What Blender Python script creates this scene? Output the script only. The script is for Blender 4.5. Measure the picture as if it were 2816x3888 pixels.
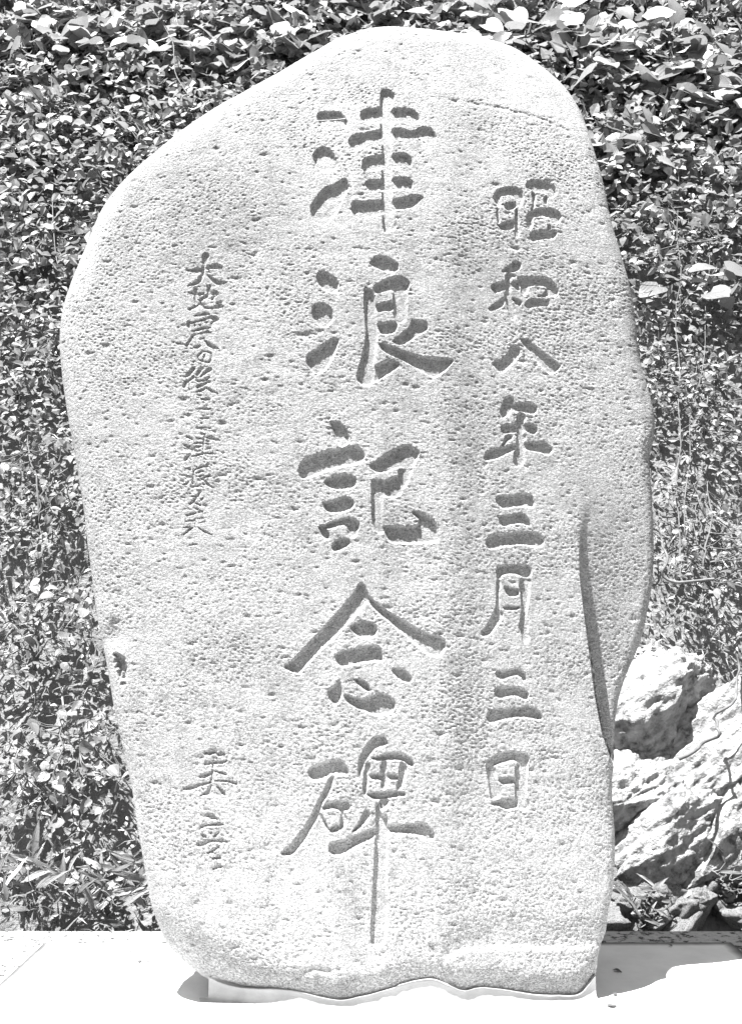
import bpy, bmesh, math, random
import numpy as np
from mathutils import Vector, Matrix, Euler, noise as mnoise

random.seed(7)
rng = np.random.default_rng(7)
scene = bpy.context.scene
for o in list(bpy.data.objects):
    bpy.data.objects.remove(o)

# ------------------------------------------------------------------ camera, sky, sun, exposure
PW, PH = 2816.0, 3888.0
LENS, SENS = 35.0, 36.0
F = PH * LENS / SENS
PITCH = math.atan((2437.0 - PH / 2) / F)
CAM = Vector((0.0, 0.0, 0.90))
cam_d = bpy.data.cameras.new('camera')
cam = bpy.data.objects.new('camera', cam_d)
scene.collection.objects.link(cam)
cam.location = CAM
cam.rotation_euler = (math.pi / 2 + PITCH, 0, 0)
cam_d.sensor_fit = 'VERTICAL'
cam_d.sensor_height = SENS
cam_d.sensor_width = SENS * PW / PH
cam_d.lens = LENS
cam_d.clip_end = 500
scene.camera = cam
scene.render.resolution_x, scene.render.resolution_y = 741, 1024

SUN_DIR = Vector((-0.27, -0.20, 1.0)).normalized()      # towards the sun
world = bpy.data.worlds.new('World')
scene.world = world
world.use_nodes = True
nt = world.node_tree
nt.nodes.clear()
sky = nt.nodes.new('ShaderNodeTexSky')
sky.sky_type = 'NISHITA'
sky.sun_disc = False
sky.sun_elevation = math.asin(SUN_DIR.z)
sky.sun_rotation = math.atan2(SUN_DIR.x, SUN_DIR.y)
bw = nt.nodes.new('ShaderNodeRGBToBW')                   # black-and-white photograph: neutral sky light
bg = nt.nodes.new('ShaderNodeBackground')
bg.inputs['Strength'].default_value = 0.05
wo = nt.nodes.new('ShaderNodeOutputWorld')
nt.links.new(sky.outputs[0], bw.inputs[0])
nt.links.new(bw.outputs[0], bg.inputs[0])
nt.links.new(bg.outputs[0], wo.inputs[0])

sd = bpy.data.lights.new('sun', 'SUN')
sd.energy = 5.0
sd.angle = math.radians(0.5)
so = bpy.data.objects.new('sun', sd)
scene.collection.objects.link(so)
so.rotation_euler = SUN_DIR.to_track_quat('Z', 'Y').to_euler()

vs = scene.view_settings
vs.view_transform = 'Standard'
vs.look = 'None'
vs.exposure = 2.3
vs.gamma = 1.0
vs.use_curve_mapping = False

# ------------------------------------------------------------------ pixel <-> world helpers
cp, sp = math.cos(PITCH), math.sin(PITCH)
def ray(px, py):
    a = (px - PW / 2) / F
    b = (PH / 2 - py) / F
    return Vector((a, cp - b * sp, sp + b * cp))
def on_z(px, py, z):
    r = ray(px, py)
    return CAM + r * ((z - CAM.z) / r.z)
def on_y(px, py, y):
    r = ray(px, py)
    return CAM + r * ((y - CAM.y) / r.y)

# ------------------------------------------------------------------ object helpers
COL = scene.collection
def link(o, parent=None):
    COL.objects.link(o)
    if parent is not None:
        o.parent = parent
    return o
def empty(name, loc, label=None, cat=None, group=None):
    o = bpy.data.objects.new(name, None)
    o.empty_display_size = 0.1
    o.location = loc
    COL.objects.link(o)
    tag(o, label, cat, group)
    return o
def tag(o, label=None, cat=None, group=None, kind=None):
    if label: o['label'] = label
    if cat: o['category'] = cat
    if group: o['group'] = group
    if kind: o['kind'] = kind
    return o
def np_mesh(name, verts, faces, smooth=True):
    """faces: (n,k) array, k = 3 or 4"""
    me = bpy.data.meshes.new(name)
    verts = np.asarray(verts, dtype=np.float32)
    faces = np.asarray(faces, dtype=np.int32)
    n, k = faces.shape
    me.vertices.add(len(verts))
    me.vertices.foreach_set('co', verts.ravel())
    me.loops.add(n * k)
    me.loops.foreach_set('vertex_index', faces.ravel())
    me.polygons.add(n)
    me.polygons.foreach_set('loop_start', np.arange(0, n * k, k, dtype=np.int32))
    me.polygons.foreach_set('use_smooth', np.full(n, smooth, dtype=bool))
    me.update(calc_edges=True)
    return me
def tube(points, radii, sides=6):
    """returns verts, quad faces of a tapered tube along points"""
    P = [Vector(p) for p in points]
    V, Fc = [], []
    n = len(P)
    for i, p in enumerate(P):
        d = (P[min(i + 1, n - 1)] - P[max(i - 1, 0)]).normalized()
        a = d.cross(Vector((0.3, 0.9, 0.2))).normalized()
        b = d.cross(a)
        for k in range(sides):
            t = 2 * math.pi * k / sides
            V.append(p + (a * math.cos(t) + b * math.sin(t)) * radii[i])
    for i in range(n - 1):
        for k in range(sides):
            k2 = (k + 1) % sides
            Fc.append((i * sides + k, i * sides + k2, (i + 1) * sides + k2, (i + 1) * sides + k))
    return V, Fc
class Acc:
    def __init__(self): self.v, self.f = [], []
    def add(self, V, Fc):
        o = len(self.v)
        self.v += [tuple(p) for p in V]
        self.f += [tuple(i + o for i in q) for q in Fc]
    def mesh(self, name, smooth=True):
        return np_mesh(name, self.v, self.f, smooth)

# ------------------------------------------------------------------ numpy noise
def _hash(ix, iy, seed):
    h = (ix.astype(np.int64) * 374761393 + iy.astype(np.int64) * 668265263 + seed * 1274126177) & 0xFFFFFFFF
    h = ((h ^ (h >> 13)) * 1103515245) & 0xFFFFFFFF
    h = ((h ^ (h >> 15)) * 2246822519) & 0xFFFFFFFF
    return ((h ^ (h >> 16)) & 0xFFFF) / 65535.0
def vnoise(x, y, seed=0):
    ix, iy = np.floor(x), np.floor(y)
    fx, fy = x - ix, y - iy
    ux, uy = fx * fx * fx * (fx * (fx * 6 - 15) + 10), fy * fy * fy * (fy * (fy * 6 - 15) + 10)
    def g(dx, dy):
        a = _hash(ix + dx, iy + dy, seed) * 2 * np.pi
        return np.cos(a) * (fx - dx) + np.sin(a) * (fy - dy)
    n0 = g(0, 0) + (g(1, 0) - g(0, 0)) * ux
    n1 = g(0, 1) + (g(1, 1) - g(0, 1)) * ux
    return (n0 + (n1 - n0) * uy) * 1.5
def fbm(x, y, oct=4, seed=0):
    a, s, t = 1.0, 0.0, 0.0
    for i in range(oct):
        s = s + a * vnoise(x * 2 ** i, y * 2 ** i, seed + i * 17)
        t += a
        a *= 0.5
    return s / t
def smooth01(t):
    t = np.clip(t, 0, 1)
    return t * t * (3 - 2 * t)

# ------------------------------------------------------------------ materials (all neutral grey: monochrome picture)
def new_mat(name, rough=0.9, spec=0.3):
    m = bpy.data.materials.new(name)
    m.use_nodes = True
    n = m.node_tree
    b = n.nodes['Principled BSDF']
    b.inputs['Roughness'].default_value = rough
    b.inputs['Specular IOR Level'].default_value = spec
    return m, n, b
def N(n, kind, **kw):
    nd = n.nodes.new(kind)
    for k, v in kw.items():
        nd.inputs[k.replace('_', ' ')].default_value = v
    return nd
def ramp(n, stops):
    r = n.nodes.new('ShaderNodeValToRGB')
    e = r.color_ramp.elements
    while len(e) < len(stops): e.new(0.5)
    for el, (p, c) in zip(e, stops):
        el.position = p
        el.color = (c, c, c, 1)
    return r
def mixv(n, a, b, fac, blend='MULTIPLY'):
    m = n.nodes.new('ShaderNodeMix')
    m.data_type = 'RGBA'
    m.blend_type = blend
    m.inputs[0].default_value = fac
    n.links.new(a, m.inputs[6])
    n.links.new(b, m.inputs[7])
    return m.outputs[2]

def stone_material():
    m, n, b = new_mat('granite', 0.88, 0.25)
    tc = n.nodes.new('ShaderNodeTexCoord')
    L = n.links.new
    big = N(n, 'ShaderNodeTexNoise', Scale=3.0, Detail=5.0, Roughness=0.6)
    L(tc.outputs['Object'], big.inputs['Vector'])
    rb = ramp(n, [(0.30, 0.315), (0.50, 0.36), (0.72, 0.39)])
    L(big.outputs['Fac'], rb.inputs[0])
    gr = N(n, 'ShaderNodeTexNoise', Scale=340.0, Detail=3.0, Roughness=0.7)
    L(tc.outputs['Object'], gr.inputs['Vector'])
    rg = ramp(n, [(0.36, 0.22), (0.44, 0.80), (0.52, 1.0), (0.66, 1.12)])
    L(gr.outputs['Fac'], rg.inputs[0])
    mp = n.nodes.new('ShaderNodeMapping')
    mp.inputs['Scale'].default_value = (7.0, 7.0, 0.55)
    L(tc.outputs['Object'], mp.inputs['Vector'])
    stn = N(n, 'ShaderNodeTexNoise', Scale=1.0, Detail=5.0, Roughness=0.6)
    L(mp.outputs[0], stn.inputs['Vector'])
    rs_ = ramp(n, [(0.34, 0.87), (0.46, 1.0), (0.70, 1.05)])
    L(stn.outputs['Fac'], rs_.inputs[0])
    bl_ = N(n, 'ShaderNodeTexNoise', Scale=26.0, Detail=5.0, Roughness=0.7)
    L(tc.outputs['Object'], bl_.inputs['Vector'])
    rl_ = ramp(n, [(0.36, 0.78), (0.46, 1.0), (0.75, 1.06)])
    L(bl_.outputs['Fac'], rl_.inputs[0])
    cc = mixv(n, rb.outputs[0], rs_.outputs[0], 1.0)
    cc = mixv(n, cc, rl_.outputs[0], 1.0)
    L(mixv(n, cc, rg.outputs[0], 0.9), b.inputs['Base Color'])
    mg = n.nodes.new('ShaderNodeMapping')
    mg.inputs['Scale'].default_value = (1.0, 1.0, 2.1)           # pecked in rows: pits wider than high
    L(tc.outputs['Object'], mg.inputs['Vector'])
    bn = N(n, 'ShaderNodeTexNoise', Scale=150.0, Detail=3.0, Roughness=0.75)
    L(mg.outputs[0], bn.inputs['Vector'])
    rp_ = ramp(n, [(0.38, 0.0), (0.50, 0.85), (0.70, 1.0)])
    L(bn.outputs['Fac'], rp_.inputs[0])
    bp = N(n, 'ShaderNodeBump', Strength=0.9, Distance=0.0032)
    L(rp_.outputs[0], bp.inputs['Height'])
    L(bp.outputs[0], b.inputs['Normal'])
    return m
def mineral(name, stops, scale, bump_scale, bump_dist, rough=0.9, strength=0.6, detail=6.0):
    m, n, b = new_mat(name, rough, 0.25)
    tc = n.nodes.new('ShaderNodeTexCoord')
    L = n.links.new
    t = N(n, 'ShaderNodeTexNoise', Scale=scale, Detail=detail, Roughness=0.65)
    L(tc.outputs['Object'], t.inputs['Vector'])
    r = ramp(n, stops)
    L(t.outputs['Fac'], r.inputs[0])
    L(r.outputs[0], b.inputs['Base Color'])
    bn = N(n, 'ShaderNodeTexNoise', Scale=bump_scale, Detail=5.0, Roughness=0.6)
    L(tc.outputs['Object'], bn.inputs['Vector'])
    bp = N(n, 'ShaderNodeBump', Strength=strength, Distance=bump_dist)
    L(bn.outputs['Fac'], bp.inputs['Height'])
    L(bp.outputs[0], b.inputs['Normal'])
    return m
def leaf_material(name, lo, hi, per_face=False, rough=0.38, trans=0.5):
    m, n, b = new_mat(name, rough, 0.5)
    L = n.links.new
    if per_face:
        at = n.nodes.new('ShaderNodeAttribute')
        at.attribute_name = 'tint'
        src = at.outputs['Fac']
    else:
        oi = n.nodes.new('ShaderNodeObjectInfo')
        src = oi.outputs['Random']
    r = ramp(n, [(0.0, lo), (0.55, (lo + hi) / 2 * 0.9), (0.85, hi), (1.0, hi * 1.7)])
    L(src, r.inputs[0])
    col = r.outputs[0]
    tc = n.nodes.new('ShaderNodeTexCoord')
    if not per_face:
        w = N(n, 'ShaderNodeTexWave', Scale=3.2, Distortion=2.2, Detail=2.0)
        w.bands_direction = 'DIAGONAL'
        L(tc.outputs['Generated'], w.inputs['Vector'])
        rw = ramp(n, [(0.0, 0.92), (0.4, 1.0), (1.0, 1.0)])
        L(w.outputs['Fac'], rw.inputs[0])
        col = mixv(n, col, rw.outputs[0], 0.9)
        bp = N(n, 'ShaderNodeBump', Strength=0.22, Distance=0.005)
        L(w.outputs['Fac'], bp.inputs['Height'])
        L(bp.outputs[0], b.inputs['Normal'])
    sp_ = N(n, 'ShaderNodeTexNoise', Scale=38.0, Detail=4.0, Roughness=0.6)
    L(tc.outputs['Object'], sp_.inputs['Vector'])
    rs = ramp(n, [(0.38, 0.62), (0.55, 1.0), (0.75, 1.15)])
    L(sp_.outputs['Fac'], rs.inputs[0])
    col = mixv(n, col, rs.outputs[0], 0.85)
    L(col, b.inputs['Base Color'])
    tr = n.nodes.new('ShaderNodeBsdfTranslucent')
    L(col, tr.inputs['Color'])
    mx = n.nodes.new('ShaderNodeMixShader')
    mx.inputs[0].default_value = trans
    out = n.nodes['Material Output']
    L(b.outputs[0], mx.inputs[1])
    L(tr.outputs[0], mx.inputs[2])
    L(mx.outputs[0], out.inputs['Surface'])
    return m

M_STONE = stone_material()
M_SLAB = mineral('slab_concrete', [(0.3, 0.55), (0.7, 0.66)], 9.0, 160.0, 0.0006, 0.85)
def slab_edge_halo(x0, x1, y1):  # dark shading line and grey halo along slab edges, painted into the colour
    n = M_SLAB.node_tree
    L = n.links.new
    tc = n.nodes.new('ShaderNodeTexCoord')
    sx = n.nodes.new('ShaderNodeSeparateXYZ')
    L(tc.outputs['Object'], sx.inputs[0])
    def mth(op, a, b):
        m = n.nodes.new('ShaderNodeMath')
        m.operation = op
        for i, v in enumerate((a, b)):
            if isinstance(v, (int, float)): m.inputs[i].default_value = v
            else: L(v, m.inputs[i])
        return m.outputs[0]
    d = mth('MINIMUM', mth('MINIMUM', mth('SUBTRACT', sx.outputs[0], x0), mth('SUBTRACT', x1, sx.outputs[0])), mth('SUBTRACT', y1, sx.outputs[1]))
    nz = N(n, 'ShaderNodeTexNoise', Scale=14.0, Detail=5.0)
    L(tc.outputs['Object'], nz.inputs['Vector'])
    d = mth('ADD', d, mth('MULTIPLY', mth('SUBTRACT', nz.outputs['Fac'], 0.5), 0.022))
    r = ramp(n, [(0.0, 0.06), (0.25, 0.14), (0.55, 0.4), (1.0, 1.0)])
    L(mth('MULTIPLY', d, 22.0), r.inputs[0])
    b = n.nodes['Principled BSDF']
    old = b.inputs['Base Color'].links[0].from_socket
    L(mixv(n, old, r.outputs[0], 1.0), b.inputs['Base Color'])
M_BASE = mineral('rough_concrete', [(0.40, 0.04), (0.47, 0.30), (0.75, 0.42)], 48.0, 120.0, 0.004, 0.95, 0.9)
M_MORTAR = mineral('mortar', [(0.3, 0.26), (0.7, 0.36)], 16.0, 90.0, 0.0015, 0.9)
M_ROCK = mineral('outcrop_rock', [(0.36, 0.08), (0.44, 0.20), (0.54, 0.29), (0.72, 0.36)], 17.0, 46.0, 0.022, 0.92, 0.9, 9.0)
M_SOIL = mineral('bank_soil', [(0.3, 0.10), (0.7, 0.20)], 7.0, 40.0, 0.03, 0.95, 0.8)
M_GROUND = mineral('ground_soil', [(0.3, 0.05), (0.7, 0.09)], 5.0, 60.0, 0.01, 0.95, 0.8)
M_LEAF_BIG = leaf_material('broad_leaf', 0.17, 0.42)
M_LEAF_SMALL = leaf_material('small_leaf', 0.16, 0.40)
M_LEAF_STUFF = leaf_material('undergrowth_leaf', 0.14, 0.40, True)
M_GRASS = leaf_material('grass_blade', 0.11, 0.30, True, 0.45, 0.3)
M_STEM = mineral('stem_bark', [(0.3, 0.06), (0.7, 0.17)], 30.0, 120.0, 0.002, 0.8)
M_DRY = mineral('dry_leaf', [(0.3, 0.04), (0.7, 0.10)], 60.0, 200.0, 0.001, 0.7)
M_SILK, _n, _b = new_mat('spider_silk', 0.4, 0.5)
_b.inputs['Base Color'].default_value = (0.8, 0.8, 0.8, 1)

# ------------------------------------------------------------------ ground and bank
GZ = -0.60
def flat_grid(name, x0, x1, y0, y1, nx, ny, zf):
    X, Y = np.meshgrid(np.linspace(x0, x1, nx), np.linspace(y0, y1, ny))
    Z = zf(X, Y)
    idx = np.arange(nx * ny).reshape(ny, nx)
    q = np.stack([idx[:-1, :-1], idx[:-1, 1:], idx[1:, 1:], idx[1:, :-1]], -1).reshape(-1, 4)
    return np_mesh(name, np.stack([X, Y, Z], -1).reshape(-1, 3), q)
g = link(bpy.data.objects.new('ground', flat_grid('ground', -120, 120, -120, 120, 121, 121,
        lambda X, Y: GZ - 0.004 + 0 * X)))
g.data.materials.append(M_GROUND)
tag(g, 'bare soil ground around the monument', 'ground', kind='structure')

BANK_Y0, BANK_TAN = 3.62, math.tan(math.radians(60))
def bank_y(z):
    return BANK_Y0 + (z - GZ) / BANK_TAN
def on_bank(px, py, off=0.0):
    """where the view ray meets the bank (moved off metres towards the camera along the bank normal)"""
    r = ray(px, py)
    k = off * math.sqrt(1 + 1 / BANK_TAN ** 2)
    # y = Y0 + (z-GZ)/tan - k
    t = (BANK_Y0 - k + (CAM.z - GZ) / BANK_TAN - CAM.y) / (r.y - r.z / BANK_TAN)
    return CAM + r * t
BANK_N = Vector((0, -math.sin(math.radians(60)), math.cos(math.radians(60))))
def bank_mesh():
    nx, ns = 170, 150
    X, S = np.meshgrid(np.linspace(-9, 9, nx), np.linspace(-0.2, 12.0, ns))
    c, s = math.cos(math.radians(60)), math.sin(math.radians(60))
    d = 0.16 * fbm(X * 1.4 + 9, S * 1.4, 5, 3) - 0.10
    Y = BANK_Y0 + S * c - d * s
    Z = GZ + S * s + d * c
    idx = np.arange(nx * ns).reshape(ns, nx)
    q = np.stack([idx[:-1, :-1], idx[:-1, 1:], idx[1:, 1:], idx[1:, :-1]], -1).reshape(-1, 4)
    return np_mesh('bank', np.stack([X, Y, Z], -1).reshape(-1, 3), q)
bank = link(bpy.data.objects.new('bank', bank_mesh()))
bank.data.materials.append(M_SOIL)
tag(bank, 'steep overgrown earth bank rising behind the monument', 'bank', kind='structure')

# ------------------------------------------------------------------ plinth
def box_mesh(name, pts_top, z0, z1, bevel=0.012, segs=2):
    bm = bmesh.new()
    top = [bm.verts.new((p[0], p[1], z1)) for p in pts_top]
    bot = [bm.verts.new((p[0], p[1], z0)) for p in pts_top]
    n = len(top)
    bm.faces.new(top)
    bm.faces.new(bot[::-1])
    for i in range(n):
        j = (i + 1) % n
        bm.faces.new((top[j], top[i], bot[i], bot[j]))
    bmesh.ops.recalc_face_normals(bm, faces=bm.faces)
    bmesh.ops.bevel(bm, geom=[e for e in bm.edges], offset=bevel, segments=segs, profile=0.5, affect='EDGES')
    me = bpy.data.meshes.new(name)
    bm.to_mesh(me)
    bm.free()
    return me
bl, br = on_z(171, 3573, 0), on_z(2779, 3578, 0)
SLAB_F, DROP = 1.92, 0.03
slab_edge_halo(bl.x, br.x, (bl.y + br.y) / 2)
slab_pts = [(bl.x, SLAB_F), (br.x, SLAB_F), (br.x, (bl.y + br.y) / 2), (bl.x, (bl.y + br.y) / 2)]
back_y = on_z(1408, 3531, -DROP).y
base_pts = [(bl.x - 0.34, SLAB_F - 0.3), (br.x + 0.34, SLAB_F - 0.3), (br.x + 0.34, back_y), (bl.x - 0.34, back_y)]
plinth = empty('plinth', (0, 2.6, GZ), 'pale concrete plinth carrying the inscribed stone', 'plinth')
def child(name, me, mat, parent, loc=None):
    o = bpy.data.objects.new(name, me)
    COL.objects.link(o)
    o.parent = parent
    o.matrix_parent_inverse = Matrix.Translation(-parent.location)
    if loc is not None: o.location = loc
    if mat is not None: me.materials.append(mat) if not me.materials else None
    return o
child('base_block', box_mesh('base_block', base_pts, GZ, -DROP, 0.015), M_BASE, plinth)
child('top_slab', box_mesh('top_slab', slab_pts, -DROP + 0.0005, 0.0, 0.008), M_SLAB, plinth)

# ------------------------------------------------------------------ the inscribed stone
LEAN = math.radians(4.5)
FACE_Y0 = 2.575
FU = Vector((0, math.sin(LEAN), math.cos(LEAN)))         # up along the face
FN = Vector((0, -math.cos(LEAN), math.sin(LEAN)))        # out of the face, to the viewer
FO = Vector((0, FACE_Y0, 0))
def px_to_face(px, py, g=0.0):
    r = ray(px, py)
    t = (FO - FN * g - CAM).dot(FN) / r.dot(FN)
    p = CAM + r * t - FO
    return p.x, p.dot(FU)
def face_to_px(u, v, g=0.0):
    x = u
    y = FO.y + v * FU.y - g * FN.y - CAM.y
    z = v * FU.z - g * FN.z - CAM.z
    dep = y * cp + z * sp
    up = -y * sp + z * cp
    return PW / 2 + F * x / dep, PH / 2 - F * up / dep

LEFT = [(1480,119),(1408,125),(1340,142),(1268,167),(1200,206),(1130,246),(1054,291),(975,334),(900,377),(840,411),(760,462),(686,514),(600,583),
 (514,656),(446,728),(386,814),(343,917),(304,1011),(266,1106),(240,1200),(231,1296),(236,1390),(244,1467),(266,1613),(287,1725),(304,1830),
 (321,1939),(334,2050),(352,2190),(369,2324),(385,2410),(403,2496),(420,2592),(437,2695),(454,2770),(471,2849),(501,2978),(523,3123),(548,3269),
 (578,3432),(613,3526),(638,3578),(694,3638),(746,3680),(797,3715),(880,3752),(960,3790),(1000,3840)]
RIGHT = [(1480,119),(1579,123),(1660,130),(1751,141),(1871,167),(1965,201),(2059,266),(2137,334),(2192,411),(2222,480),(2257,591),(2291,711),
 (2316,840),(2359,986),(2394,1114),(2411,1243),(2420,1330),(2436,1407),(2466,1510),(2481,1587),(2479,1665),(2462,1742),(2466,1810),(2472,1896),
 (2479,2067),(2475,2196),(2458,2307),(2428,2436),(2385,2539),(2359,2609),(2342,2678),(2331,2763),(2327,2883),(2321,3003),(2332,3192),(2329,3320),
 (2320,3400),(2306,3464),(2298,3539),(2271,3614),(2262,3684),(2238,3740),(2220,3780),(2212,3840)]
def catmull(P, k=8):
    P = [np.array(p, float) for p in P]
    out = []
    for i in range(len(P) - 1):
        p0, p1, p2, p3 = P[max(i - 1, 0)], P[i], P[i + 1], P[min(i + 2, len(P) - 1)]
        for j in range(k):
            t = j / k
            out.append(0.5 * (2 * p1 + (p2 - p0) * t + (2 * p0 - 5 * p1 + 4 * p2 - p3) * t * t + (3 * p1 - p0 - 3 * p2 + p3) * t ** 3))
    out.append(P[-1])
    return np.array(out)
def line_x(P, py):
    P = np.array(P, float)
    return np.interp(py, P[:, 1], P[:, 0])
LIP = [(788,3722),(806,3728),(835,3738),(905,3752),(980,3753),(1061,3750),(1150,3760),(1275,3788),(1361,3777),(1430,3760),(1500,3740),(1570,3722),(1640,3713),
       (1700,3735),(1757,3757),(1816,3746),(1900,3752),(2030,3772),(2120,3775),(2191,3772),(2229,3735),(2258,3700)]
RIDGE = [(2196,1900),(2190,2030),(2198,2180),(2215,2330),(2236,2480),(2256,2640),(2285,2790),(2318,2880),(2340,2960)]
def crack_y(px):
    return np.interp(px, [1500, 1770, 1900, 1990, 2070, 2130, 2200, 2400], [300, 388, 408, 433, 455, 480, 515, 640])
def shape(px, py, dist):
    """how far the smooth surface lies behind the face plane"""
    px, py = np.asarray(px, float), np.asarray(py, float)
    crk = crack_y(px)
    g = 0.005 * fbm(px / 720 + 3, py / 720, 3, 11)
    g = g + 0.014 * smooth01((px - 1640) / 200) + 0.085 * np.clip((px - 1700) / 750, 0, 1) ** 1.2      # right part turned away
    g = g + 0.030 * np.clip((700 - px) / 450, 0, 1) ** 2
    g = g + 0.080 * np.clip((900 - py) / 780, 0, 1) ** 1.7                                            # top leans back
    g = g + 0.030 * np.clip((crk - py) / 260, 0, 1) * smooth01((px - 1500) / 200)                     # upper right facet
    R = np.interp(py, [100, 600, 1400, 2400, 3300, 3600, 3888], [0.10, 0.10, 0.085, 0.075, 0.09, 0.15, 0.17])
    R = np.where(px > 1500, np.interp(py, [100, 500, 1200, 2000, 2800, 3888], [0.10, 0.06, 0.05, 0.035, 0.03, 0.03]), R)
    R = R * (1 + 0.25 * fbm(px / 500, py / 500, 2, 31))
    q = np.clip(1 - dist / R, 0, 1)
    g = g + R * 0.8 * (1 - np.sqrt(np.clip(1 - q * q, 0, 1)))
    ly = np.interp(px, [p[0] for p in LIP], [p[1] for p in LIP])
    g = g + 0.030 * np.clip((py - ly + 95) / 120, 0, 1) ** 1.8                                        # foot curves under
    # broken face at the right: a step back from a sharp ridge
    ridge = line_x(RIDGE, py)
    step = 0.074 * smooth01((py - 1780) / 900) * smooth01((2935 - py) / 110)
    wid = np.interp(py, [1500, 1900, 2180, 2900], [160, 60, 8, 5])
    g = g + step * smooth01((px - ridge) / wid) * (1 - 0.62 * np.clip((px - ridge) / 260.0, 0, 1))
    return g
def side_uv(P):
    Q = catmull(P)
    g = shape(Q[:, 0], Q[:, 1], 0.0)
    return np.array([px_to_face(q[0], q[1], gg) for q, gg in zip(Q, g)])
LU, RU = side_uv(LEFT), side_uv(RIGHT)
V_TOP = LU[:, 1].max()
V_BOT = 0.012
def interp_side(S, v):
    o = np.argsort(S[:, 1])
    return np.interp(v, S[o, 1], S[o, 0])
NR, NC = 1130, 770
tt = np.linspace(0, 1, NR)
ease = 0.5 * tt ** 2 / 0.05
rowt = np.where(tt < 0.05, ease, tt - 0.025) / 0.975     # denser towards the apex
V = V_TOP - 0.0008 - (V_TOP - 0.0008 - V_BOT) * rowt
xl, xr = interp_side(LU, V), interp_side(RU, V)
uu = np.linspace(0, 1, NC)
ss = uu - 0.30 * np.sin(2 * np.pi * uu) / (2 * np.pi)
U = xl[:, None] + (xr - xl)[:, None] * ss[None, :]
VV = np.repeat(V[:, None], NC, 1)
PX, PY = face_to_px(U, VV)

# distance to the outline (left, top and right sides; the foot stands in mortar)
out_pts = np.concatenate([LU[::-1], RU[1:]])
out_pts = out_pts[::3]
dist = np.full(U.shape, 9.0)
for a, b in zip(out_pts[:-1], out_pts[1:]):
    d = b - a
    l2 = float(d @ d) + 1e-12
    t = np.clip(((U - a[0]) * d[0] + (VV - a[1]) * d[1]) / l2, 0, 1)
    dist = np.minimum(dist, np.hypot(U - a[0] - t * d[0], VV - a[1] - t * d[1]))

for _ in range(4):                                        # pixel position of every point of the bulging surface
    G = shape(PX, PY, dist)
    PX, PY = face_to_px(U, VV, G)
G = shape(PX, PY, dist)
crk, ridge = crack_y(PX), line_x(RIDGE, PY)
G += 0.006 * np.exp(-((PY - crk - 5 * vnoise(PX / 40, PY / 400, 8)) / 6.0) ** 2) * smooth01((PX - 1740) / 60) * smooth01((2190 - PX) / 40) * (0.5 + 0.5 * vnoise(PX / 23, PY / 23, 5))
# spalled step and cracks near the foot, chip at the left edge
spx = np.interp(PX, [1640, 1700, 1790, 1900, 2100, 2300], [3720, 3620, 3592, 3585, 3590, 3578])
spx = spx + 9 * vnoise(PX / 60, PY / 300, 19) + 4 * vnoise(PX / 17, PY / 90, 23)
low = smooth01((PY - spx) / 26) * smooth01((PX - 1650) / 30)
G += 0.006 * (1 - low) * smooth01((PY - spx + 130) / 130) * smooth01((PX - 1650) / 60)
def crack(P, w, depth):
    global G
    P = np.array(P, float)
    d = np.full(U.shape, 1e3)
    for a, b in zip(P[:-1], P[1:]):
        v = b - a
        t = np.clip(((PX - a[0]) * v[0] + (PY - a[1]) * v[1]) / (v @ v), 0, 1)
        d = np.minimum(d, np.hypot(PX - a[0] - t * v[0], PY - a[1] - t * v[1]))
    G = G + depth * np.exp(-(d / w) ** 2)
crack([(1636,3590),(1662,3650),(1690,3700),(1730,3735)], 9, 0.006)
crack([(1130,3712),(1150,3690),(1195,3680),(1250,3690)], 9, 0.005)
crack([(1480,250),(1500,330)], 10, 0.003)
crack([(1130,1270),(1175,1282)], 8, 0.003)
def in_poly(P):
    P = np.array(P, float)
    ins = np.zeros(PX.shape, bool)
    for (x0, y0), (x1, y1) in zip(P, np.roll(P, -1, 0)):
        c = (y0 > PY) != (y1 > PY)
        ins ^= c & (PX < (x1 - x0) * (PY - y0) / (y1 - y0 + 1e-9) + x0)
    return ins
chip = [(250 + 0.5435 * x, 2150 + 0.5435 * y) for x, y in
        [(320,600),(345,596),(370,600),(402,622),(425,650),(437,720),(430,810),(415,860),(400,885),(370,820),(345,740),(328,660)]]
def poly_sd(P, m):
    """signed inside distance for masked points"""
    x, y = PX[m], PY[m]
    P = np.array(P, float)
    ins = np.zeros(x.shape, bool)
    d = np.full(x.shape, 1e3)
    for a, b in zip(P, np.roll(P, -1, 0)):
        c = (a[1] > y) != (b[1] > y)
        ins ^= c & (x < (b[0] - a[0]) * (y - a[1]) / (b[1] - a[1] + 1e-9) + a[0])
        v = b - a
        t = np.clip(((x - a[0]) * v[0] + (y - a[1]) * v[1]) / (v @ v + 1e-9), 0, 1)
        d = np.minimum(d, np.hypot(x - a[0] - t * v[0], y - a[1] - t * v[1]))
    return np.where(ins, d, -d)
def chaikin(P, it=2):
    P = np.array(P, float)
    for _ in range(it):
        Q = np.roll(P, -1, 0)
        P = np.stack([0.75 * P + 0.25 * Q, 0.25 * P + 0.75 * Q], 1).reshape(-1, 2)
    return P
def bbox_mask(P, pad=4):
    P = np.array(P, float)
    return (PX > P[:, 0].min() - pad) & (PX < P[:, 0].max() + pad) & (PY > P[:, 1].min() - pad) & (PY < P[:, 1].max() + pad)
m = bbox_mask(chip)
cd = poly_sd(chaikin(chip, 1), m)
G[m] += 0.020 * smooth01((cd + 5 * vnoise(PX[m] / 14, PY[m] / 14, 3)) / 18) * (1 + 0.3 * vnoise(PX[m] / 20, PY[m] / 20, 4))
G += 0.013 * np.exp(-(((PX - 436) / 34) ** 2 + ((PY - 2415) / 60) ** 2))

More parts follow.
